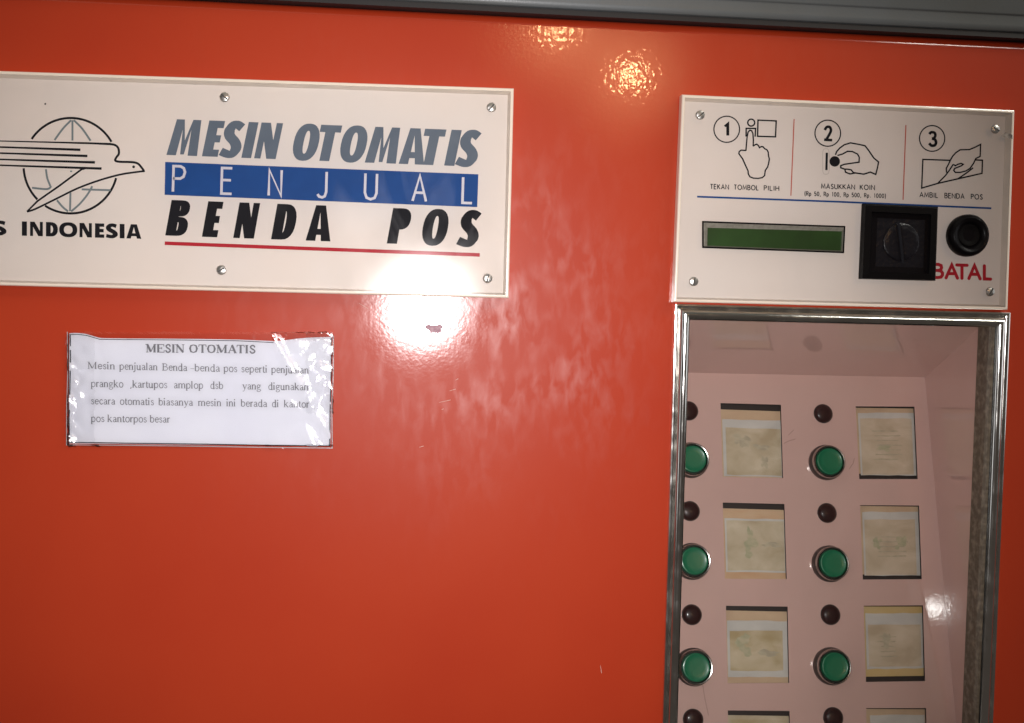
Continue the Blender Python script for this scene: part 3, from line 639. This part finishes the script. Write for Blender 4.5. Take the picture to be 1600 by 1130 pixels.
# --- left sign
sign = empty('sign_plate', (P(400, 460).x, -.001, P(400, 460).z), 'wide cream acrylic sign with bird and globe emblem and large lettering, upper left', 'sign')
plate(sign, [(-400, 97), (803, 138), (795, 466), (-400, 436)])
def c2(x, y): return (240 + x / 2.7586, 90 + y / 2.7586)
H1 = 56.0
X = lambda v: 240 + v / 2.7586
letters(heavy_line, [(c, X(a), X(b)) for c, a, b in (('M', 55, 187), ('E', 208, 276), ('S', 284, 366), ('I', 378, 420), ('N', 433, 526), ('O', 588, 696), ('T', 690, 781), ('O', 792, 902), ('M', 910, 1044), ('A', 1056, 1166), ('T', 1138, 1230), ('I', 1252, 1296), ('S', 1302, 1385))], INK_GREY, sign, 'title_letter',
           c2(57, 420)[1], c2(1390, 471)[1], X(57), X(1390), H1, .21, .275, .20, fn)
mb = MB(); mb.poly([fn(*p) for p in ((258.1, 253.1), (747.5, 272.5), (745.7, 323.8), (257.2, 304.6))]); mb.build('blue_band', INK_BLUE, sign)
fn3 = plane_fn(PRY - .0003)
letters(thin_line, [(c, X(a), X(b)) for c, a, b in (('P', 83, 133), ('E', 292, 336), ('N', 496, 549), ('J', 706, 743), ('U', 910, 960), ('A', 1116, 1174), ('L', 1331, 1372))], INK_WHITE, sign, 'band_letter', X(78), c2(0, 578)[1], X(1375), c2(0, 628)[1], 40, 4.0, fn3, lean=.03)
letters(heavy_line, [(c, X(a), X(b)) for c, a, b in (('B', 50, 140), ('E', 208, 274), ('N', 343, 432), ('D', 506, 600), ('A', 655, 762), ('P', 1005, 1090), ('O', 1147, 1255), ('S', 1308, 1390))], INK_K, sign, 'lower_letter',
           c2(50, 767)[1], c2(1405, 816)[1], X(50), X(1405), 55.5, .18, .285, .20, fn)
mb = MB(); ribbon(mb, [(257.4, 380.2), (749.6, 398.5)], 5.6, fn); mb.build('red_underline', INK_RED, sign)
X1 = lambda v: v / 2.898
Y1 = lambda v: 90 + v / 2.898
letters(heavy_line, [(c, X1(a), X1(b)) for c, a, b in (('P', -195, -138), ('O', -126, -46), ('S', -32, 28), ('I', 99, 122), ('N', 136, 194), ('D', 208, 262), ('O', 268, 350), ('N', 360, 416), ('E', 430, 472), ('S', 481, 532), ('I', 542, 564), ('A', 572, 640))], INK_K, sign, 'emblem_letter',
           Y1(807), Y1(821), X1(100), X1(640), 22.4, .0, .33, .235, fn)
# emblem
C1 = lambda p: (X1(p[0]), Y1(p[1])); gc = (320, 490); mb = MB()
for a0, a1 in ((30, 146), (183, 225), (237, 345)):
    one([C1(p) for p in circ(gc, 213, 216, a0, a1, 44)], 3.6, fn, 'globe_arc', INK_K, sign)
# bird
outl = [(-420, 366), (0, 378), (240, 384), (400, 388), (500, 392)] 
ribbon(mb, [C1(p) for p in outl], [1.2, 1.8, 2.4, 3.0, 3.6], fn)
ribbon(mb, [C1(p) for p in smooth([(498, 392), (522, 397), (536, 412), (538, 436), (527, 452), (522, 466), (540, 472), (600, 474), (625, 481), (640, 497), (652, 514)], 4)], 3.5, fn)
ribbon(mb, [C1(p) for p in smooth([(656, 514), (600, 521), (540, 531), (450, 556), (350, 593), (250, 642), (160, 686), (122, 698)], 4)], 3.0, fn)
ribbon(mb, [C1(p) for p in ((122, 698), (170, 650), (270, 580), (370, 506), (402, 499))], [2.6, 3, 3, 3, 2.6], fn)
for (xa, ya, xb, yb) in ((-420, 391, 364, 418), (-420, 419, 396, 446), (-420, 448, 430, 475), (-420, 474, 460, 503)):
    pts = [(xa + (xb - xa) * i / 8, ya + (yb - ya) * i / 8) for i in range(9)]
    ribbon(mb, [C1(p) for p in pts], [1.3 + 2.6 * i / 8 for i in range(9)], fn)
disc(mb, C1((605, 495)), 2.2, fn); mb.build('bird_emblem', INK_K, sign)
mb = MB()
for st in ([(328, 284), (328, 376)], [(322, 284), (285, 322), (247, 374)], [(334, 284), (372, 322), (410, 377)], [(319, 612), (317, 696)], [(258, 646), (282, 675), (308, 697)], [(322, 697), (360, 664), (395, 622), (418, 583)],
           [(145, 590), (213, 596), (232, 582)], [(208, 506), (214, 546), (228, 582)], [(370, 597), (500, 601)], [(322, 512), (322, 519)]):
    one([C1(p) for p in (smooth(st, 4) if len(st) > 2 else st)], 3.1, fn, 'globe_meridian', INK_TEAL, sign)
mb = MB(); disc(mb, (70.7, 162.5), 1.5, fn, 8); mb.build('speck', INK_K, sign)
for x, y, a in ((351, 152, -40), (768, 168, 50), (346, 422, 30), (762, 435, 80)): screw(x, y, sign, a)

# --- right control plate
ctl = empty('control_plate', (P(1310, 478).x, -.001, P(1310, 478).z), 'square cream acrylic control plate with numbered instructions above the display window', 'control panel')
plate(ctl, [(1066, 147.5), (1586, 172), (1575, 484.5), (1053, 472)])
for x, y, a in ((1094, 180, 38), (1555, 202, -30), (1084, 440, 80), (1547, 456, 60)): screw(x, y, ctl, a)
c4 = lambda p: (1040 + p[0] / 5.517, 130 + p[1] / 5.517)
c5 = lambda p: (1310 + p[0] / 5.517, 130 + p[1] / 5.517)
c11 = lambda p: (1140 + p[0] / 9.42, 170 + p[1] / 9.42)
for c, r in ((c4((527, 398)), 20), (c4((1398, 432)), 20), (c5((808, 477)), 19.7)): one(circ(c, r, r * 1.02), 1.9, fn, 'number_circle', INK_K, ctl)
mb = MB()
ribbon(mb, [c4((508, 372)), c4((536, 352)), c4((536, 452))], [3.0, 4.6, 4.6], fn); mb.build('step_number', INK_K, ctl); mb = MB()
ribbon(mb, smooth([c4(p) for p in ((1372, 405), (1388, 380), (1412, 378), (1425, 400), (1418, 430), (1385, 488))], 4), 4.2, fn); ribbon(mb, [c4((1366, 488)), c4((1436, 492))], 4.2, fn); mb.build('step_number', INK_K, ctl); mb = MB()
ribbon(mb, smooth([c5(p) for p in ((784, 440), (800, 424), (828, 428), (836, 452), (824, 474), (806, 478))], 4), 4.2, fn)
ribbon(mb, smooth([c5(p) for p in ((806, 478), (832, 486), (842, 512), (830, 536), (802, 538), (782, 518))], 4), 4.4, fn)
mb.build('step_number', INK_K, ctl)
mb = MB()
ribbon(mb, circ(c11((318, 205)), 5.4), 2.3, fn); ribbon(mb, [c11(p) for p in ((242, 410), (244, 290), (382, 290), (376, 412))], 2.3, fn)
ribbon(mb, [c11(p) for p in ((418, 168), (686, 180), (676, 414), (412, 406))], 2.3, fn, closed=True)
hand = [(345, 553), (372, 533), (400, 522), (425, 545), (440, 574), (465, 558), (492, 560), (515, 588), (550, 605), (568, 640), (572, 690), (585, 740), (575, 800), (560, 858), (525, 910), (515, 985), (480, 1015), (420, 1026), (350, 1022), (300, 1003), (275, 960), (272, 915), (235, 835), (190, 735), (136, 662), (142, 630), (172, 610), (240, 615)]
ribbon(mb, [c11(p) for p in hand], 2.2, fn)
ribbon(mb, [c11(p) for p in ((240, 620), (248, 520), (258, 415), (272, 345), (300, 316), (325, 325), (343, 365), (350, 460), (347, 553))], 2.2, fn)
mb.build('pressing_hand_pictogram', INK_K, ctl)
mb = MB()
ribbon(mb, [c4((1390, 600)), c4((1386, 750))], 3.6, fn); disc(mb, c4((1458, 675)), 8.2, fn)
ribbon(mb, [c5(p) for p in ((-26, 618), (-15, 590), (12, 560), (50, 532), (105, 515), (165, 526), (230, 540), (262, 582), (305, 645), (346, 680), (338, 725), (322, 787), (275, 767), (220, 785), (130, 772), (110, 748), (78, 742), (55, 742))], 2.3, fn)
ribbon(mb, [c5(p) for p in ((-8, 624), (35, 612), (78, 588), (120, 590), (165, 612), (180, 640), (178, 682), (120, 690), (52, 700), (20, 712), (20, 730), (55, 742), (62, 768), (100, 783), (150, 774))], 2.3, fn)
mb.build('coin_hand_pictogram', INK_K, ctl)
mb = MB(); fr_ = []
for i in range(25):
    a = 2 * math.pi * i / 24; fr_.append((1290.5 + 5.4 * math.copysign(abs(math.cos(a)) ** .6, math.cos(a)), 252.5 + 20 * math.copysign(abs(math.sin(a)) ** .45, math.sin(a))))
ribbon(mb, fr_, .7, fn); mb.build('faint_slot_outline', INK_FAINT, ctl)
mb = MB()
ribbon(mb, [c5(p) for p in ((968, 666), (728, 658), (718, 905), (855, 865), (1030, 825), (1238, 778), (1242, 665), (1180, 662))], 2.3, fn)
ribbon(mb, [c5(p) for p in ((932, 772), (930, 735), (948, 702), (965, 665), (985, 630), (1012, 600), (1050, 575), (1130, 573), (1180, 552), (1226, 528), (1222, 632), (1185, 650), (1165, 692), (1135, 735), (1100, 757), (1050, 770), (1008, 770), (994, 752), (1004, 735), (1032, 724), (1062, 712), (1076, 700), (1058, 692), (1030, 700), (1008, 712), (990, 700))], 2.2, fn)
ribbon(mb, [c5(p) for p in ((990, 700), (958, 750), (920, 800), (855, 865))], 2.2, fn); ribbon(mb, [c5(p) for p in ((1162, 730), (1100, 778), (1030, 825))], 2.2, fn)
mb.build('envelope_hand_pictogram', INK_K, ctl)
for q in ([(1240.8, 186.2), (1235.8, 306)], [(1415.5, 195.6), (1411, 312.3)]): one(q, 1.6, fn, 'red_divider', INK_RED2, ctl)
mb = MB(); ribbon(mb, [(1089.3, 307.4), (1310, 315.4), (1549, 325.6)], 2.8, fn); mb.build('blue_rule', INK_BLUE, ctl)
mb = MB()
for t, a, b, h in (('TEKAN', (1110, 295.2), (1138.5, 296), 7.2), ('TOMBOL', (1147, 296.2), (1185, 297.2), 7.2), ('PILIH', (1194, 297.5), (1217, 298.1), 7.2),
                   ('MASUKKAN', (1283.4, 294.7), (1335.5, 296), 7.2), ('KOIN', (1344, 296.2), (1366.6, 296.9), 7.2),
                   ('(Rp 50, Rp 100, Rp 500, Rp. 1000)', (1257.2, 305.6), (1384, 309.4), 6.2),
                   ('AMBIL', (1437.2, 308), (1465.5, 309), 7.4), ('BENDA', (1476.3, 309.4), (1506.5, 310.6), 7.4), ('POS', (1517.5, 311), (1535, 311.6), 7.4)):
    caption(mb, t, a, b, h, 1.35 if h > 7 else 1.15, fn)
mb.build('caption_lettering', INK_K, ctl)['kind'] = 'stuff'
letters(thin_line, [(c, 1040 + a / 2.857, 1040 + b / 2.857) for c, a, b in (('B', 1196, 1236), ('A', 1252, 1303), ('T', 1300, 1346), ('A', 1354, 1404), ('L', 1423, 1451))], INK_RED, ctl, 'cancel_letter', 1458, 433.6, 1548, 436.3, 20.5, 5.0, fn, cap=True, lean=.0)
# scuff at the upper right corner
mb = MB(); fs = plane_fn(-TK - .00006)
mb.poly([fs(*c5(p)) for p in ((1400, 455), (1440, 425), (1455, 432), (1500, 445), (1502, 482), (1470, 480), (1440, 468), (1425, 462))])
mb.build('dark_scuff', mat('grimy_scuff', (.12, .10, .09), .8, var=((.34, .29, .25), 420, .35, .6)), ctl)
# lcd window
q0 = [(1097, 345.3), (1321, 353.2), (1319, 395.8), (1097.2, 387.6)]; q1 = [(1099.6, 348.0), (1318.4, 355.6), (1316.6, 393.2), (1099.8, 385.0)]
q2 = [(1105.6, 356), (1315.6, 361.6), (1314.2, 391.8), (1105.0, 383.8)]
y0, y1 = -TK - .0005, -.0045
mb = MB()
for i in range(4):
    j = (i + 1) % 4; mb.quad(P(*q0[i], y0), P(*q0[j], y0), P(*q1[j], y0), P(*q1[i], y0)); mb.quad(P(*q0[i], y0), P(*q0[j], y0), P(*q0[j], -.0018), P(*q0[i], -.0018)) if 0 else None
lcd = mb.build('lcd_display', BLACK_PL, ctl)
mb = MB()
for i in range(4):
    j = (i + 1) % 4; mb.quad(P(*q1[i], y0), P(*q1[j], y0), P(*q2[j], y0 + .0028), P(*q2[i], y0 + .0028))
mb.build('grey_bezel', LCD_BEZ, lcd)
mb = MB(); mb.quad(*[P(*q, y0 + .0029) for q in q2]); mb.build('screen', LCD, lcd)
mb = MB(); 
for i in range(4):
    j = (i + 1) % 4; mb.quad(P(*q0[i], y0), P(*q0[j], y0), P(*q0[j], y0 + .0008), P(*q0[i], y0 + .0008))
mb.build('rim', BLACK_PL, lcd)
# coin acceptor block
def quadpix(tl, tr, br, bl, y): return [P(*p, y) for p in (tl, tr, br, bl)]
yb = -TK - .0002; yf = -TK - .0085
Q0 = [(1350, 317.5), (1466, 323), (1462, 439), (1345, 436)]
ctr = Vector((sum(p[0] for p in Q0) / 4, sum(p[1] for p in Q0) / 4))
def shr(k, off=(0, 0)): return [tuple(ctr + (Vector(p) - ctr) * k + Vector(off)) for p in Q0]
mb = MB(); L0 = quadpix(*shr(.995), yf + .0035); Lb = [Vector((p.x, yb, p.z)) for p in L0]; L1 = quadpix(*shr(.965, (.5, 1)), yf + .0004); L2 = quadpix(*shr(.80, (1, 1)), yf); 
for a, b in ((Lb, L0), (L0, L1), (L1, L2)):
    for i in range(4): mb.quad(a[i], a[(i + 1) % 4], b[(i + 1) % 4], b[i])
slotb = mb.build('coin_slot_block', BLACK_MAT, ctl)
mb = MB(); L3 = quadpix(*shr(.78, (1, 1)), yf + .0035); L4 = quadpix(*shr(.64, (1, 1)), yf + .0038)
for a, b in ((L2, L3), (L3, L4)):
    for i in range(4): mb.quad(a[i], a[(i + 1) % 4], b[(i + 1) % 4], b[i])
mb.build('stepped_recess', BLACK_PL, slotb)
mb = MB(); mb.quad(*quadpix(*shr(.645, (1, 1)), yf + .0039)); mb.build('coin_guide', SMOKE, slotb)
o = P(1408, 378, yf + .0038)
mb = MB(); mb.lathe([(.0150, 0), (.0147, .0007), (.0138, .0011), (.0100, .0012), (.0050, .0010), (.0003, .0009)], o, Vector((0, -1, 0)), 36); mb.build('coin_dish', SMOKE, slotb, smooth=True)
mb = MB(); fs = plane_fn(yf + .0014)
ribbon(mb, [(1404, 346), (1407, 372), (1411, 411)], [3.2, 3.6, 3.0], fs); mb.build('coin_slot', INK_K, slotb)
mb = MB(); 
for xx in (-4.2, 3.4): ribbon(mb, [(1404 + xx, 350), (1407 + xx, 372), (1411 + xx, 407)], 1.0, plane_fn(yf + .0012))
mb.build('slot_lip', BLACK_PL, slotb)
# cancel button
o = P(1513, 368, -TK - .004); o.y = -TK; ax = Vector((0, -1, 0)); k = .0168
mb = MB(); mb.lathe([(k, .0), (k * 1.01, .0020), (k, .0052), (k * .93, .0075), (k * .82, .0085), (k * .68, .0080), (k * .60, .0066), (k * .56, .0050)], o, ax, 48); cb = mb.build('cancel_button', BLACK_PL, ctl, smooth=True)
mb = MB(); mb.lathe([(k * .57, .0052), (k * .50, .0060), (k * .40, .0058), (k * .20, .0044), (.0003, .0040)], o, ax, 40); mb.build('cap', BLACK_MAT, cb, smooth=True)

# ================================================================== PAPER NOTICE
c3 = lambda x, y: (90 + x / 3.556, 500 + y / 3.556)
nx0, nz0 = P(107, 697).x, P(107, 697).z; nx1, nz1 = P(519, 522).x, P(519, 522).z
def hgt(x, z):
    u = (x - nx0) / (nx1 - nx0); v = (z - nz0) / (nz1 - nz0)
    e = max(0, 1 - min(u, 1 - u) / .22); n1 = noise.noise(Vector((x * 38, z * 30, 3.1))); n2 = abs(noise.noise(Vector((x * 75 + z * 40, z * 60 - x * 30, 8.7))))
    h = .0011 + .0007 * n1 + e * .0016 * (n2 - .15) * 1.6
    # diagonal crease from the top right down to the right edge
    dline = (u - .76) - (1 - v) * .26; h += .0010 * math.exp(-(dline / .022) ** 2) * (1 if u > .74 else 0)
    return max(.0004, h)
notice = empty('paper_notice', (P(312, 700).x, 0, P(312, 700).z), 'white paper notice under crumpled clear tape on the orange panel', 'notice')
topc = [(62, 74), (110, 72), (160, 78), (200, 90), (235, 101), (400, 103), (600, 104), (800, 106), (1000, 109), (1120, 114), (1200, 118), (1260, 113), (1330, 104), (1400, 98), (1460, 96), (1524, 94)]
def lerp_curve(c, x):
    for a, b in zip(c, c[1:]):
        if x <= b[0]: t = (x - a[0]) / (b[0] - a[0]); return a[1] + (b[1] - a[1]) * max(0, t)
    return c[-1][1]
def paper_pt(x, y, k=0.0):
    p = P(*c3(x, y)); h = hgt(p.x, p.z) + k; return P(*c3(x, y), -h)
mb = MB(); NX, NY = 90, 38; rows = []
for j in range(NY + 1):
    t = j / NY; r = []
    for i in range(NX + 1):
        s = i / NX; xL = 66 - 4 * t; xR = 1524 - 8 * t; x = xL + (xR - xL) * s; yT = lerp_curve(topc, x); yB = 686 + 16 * s; r.append(paper_pt(x, yT + (yB - yT) * t))
    rows.append(r)
mb.grid(rows); sheet = mb.build('paper_sheet', PAPER, notice, smooth=True)
pf = lambda px, py, k=0.0: (lambda p: P(px, py, -(hgt(p.x, p.z) + .00022 + k)))(P(px, py))
mb = MB()
serif_word(mb, 'MESIN', *[c3(v, 0)[0] for v in (490, 706)], c3(0, 180)[1], c3(0, 182)[1], 12.8, pf, SBOLD)
serif_word(mb, 'OTOMATIS', *[c3(v, 0)[0] for v in (728, 1102)], c3(0, 182)[1], c3(0, 186)[1], 12.8, pf, SBOLD)
mb.build('heading_lettering', INK_SERIF, notice)['kind'] = 'stuff'
LN = [((272, 298), [('Mesin', 166, 322), ('penjualan', 343, 558), ('Benda', 580, 722), ('-benda', 738, 904), ('pos', 922, 1000), ('seperti', 1020, 1168), ('penjualan', 1187, 1398)]),
      ((372, 391), [('prangko', 185, 367), (',kartupos', 403, 611), ('amplop', 645, 811), ('dsb', 848, 922), ('yang', 1027, 1132), ('digunakan', 1170, 1396)]),
      ((468, 487), [('secara', 185, 322), ('otomatis', 345, 537), ('biasanya', 560, 754), ('mesin', 780, 912), ('ini', 937, 992), ('berada', 1017, 1166), ('di', 1190, 1232), ('kantor', 1257, 1400)]),
      ((566, 578), [('pos', 185, 262), ('kantorpos', 277, 497), ('besar', 512, 626)])]
mb = MB()
for (ya, yb_), ws in LN:
    for t, a, b in ws:
        fa = lambda x: ya + (yb_ - ya) * (x - 185) / 1210
        serif_word(mb, t, c3(a, 0)[0], c3(b, 0)[0], c3(0, fa(a))[1], c3(0, fa(b))[1], 7.6, pf)
mb.build('body_lettering', INK_SERIF, notice)['kind'] = 'stuff'
# printed border line following the paper's edge
mb = MB()
b_ = [(70, 82), (72, 200), (68, 400), (64, 560), (66, 680), (400, 685), (800, 690), (1200, 697), (1512, 700), (1514, 500), (1520, 300), (1520, 100)]
ribbon(mb, [c3(*p) for p in b_], 1.5, pf)
ribbon(mb, [c3(*p) for p in ((66, 82), (110, 80), (160, 86), (200, 98), (235, 108), (700, 112), (1000, 116), (1200, 126))], 1.0, pf)
mb.build('border_line', INK_K, notice)
def film(name, x0, y0, x1, y1, amp, nx, ny, m, seed, jag=3.0, base=.0016):
    mb = MB(); rows = []
    for j in range(ny + 1):
        r = []
        for i in range(nx + 1):
            x = x0 + (x1 - x0) * i / nx; y = y0 + (y1 - y0) * j / ny
            if i in (0, nx): x += jag * noise.noise(Vector((y * .05, seed, 1))) * 3
            if j in (0, ny): y += jag * noise.noise(Vector((x * .04, seed, 5))) * 3
            p = P(*c3(x, y)); q = Vector((p.x * 62, p.z * 50, seed)); rr = (abs(noise.noise(q)) + .5 * abs(noise.noise(q * 2.3)))
            k = hgt(p.x, p.z) * (1 if 60 < x < 1530 and 70 < y < 700 else .35) + base * .45 + amp * rr
            r.append(P(*c3(x, y), -k))
        rows.append(r)
    mb.grid(rows); return mb.build(name, m, notice)
film('plastic_film', 52, 66, 1530, 706, .00035, 110, 48, FILM, 2.2, 1.5)
film('clear_tape', 42, 74, 205, 680, .0022, 30, 80, TAPE, 5.5, 3)
film('clear_tape', 1380, 72, 1532, 520, .0011, 26, 56, TAPE, 9.1, 3)
film('clear_tape', 1190, 66, 1500, 112, .0015, 40, 8, TAPE, 12.4, 2)
film('clear_tape', 1150, 690, 1330, 716, .0018, 26, 5, TAPE, 15.4, 1.5)
mb = MB()
ribbon(mb, [c3(*p) for p in ((54, 66), (56, 300), (50, 500), (50, 694), (400, 697), (800, 702), (1200, 709), (1526, 712), (1524, 500), (1532, 300), (1532, 86))], 1.4, plane_fn(-.0006)); mb.build('film_edge', PAPER_EDGE, notice)
print('objects', len(bpy.data.objects))
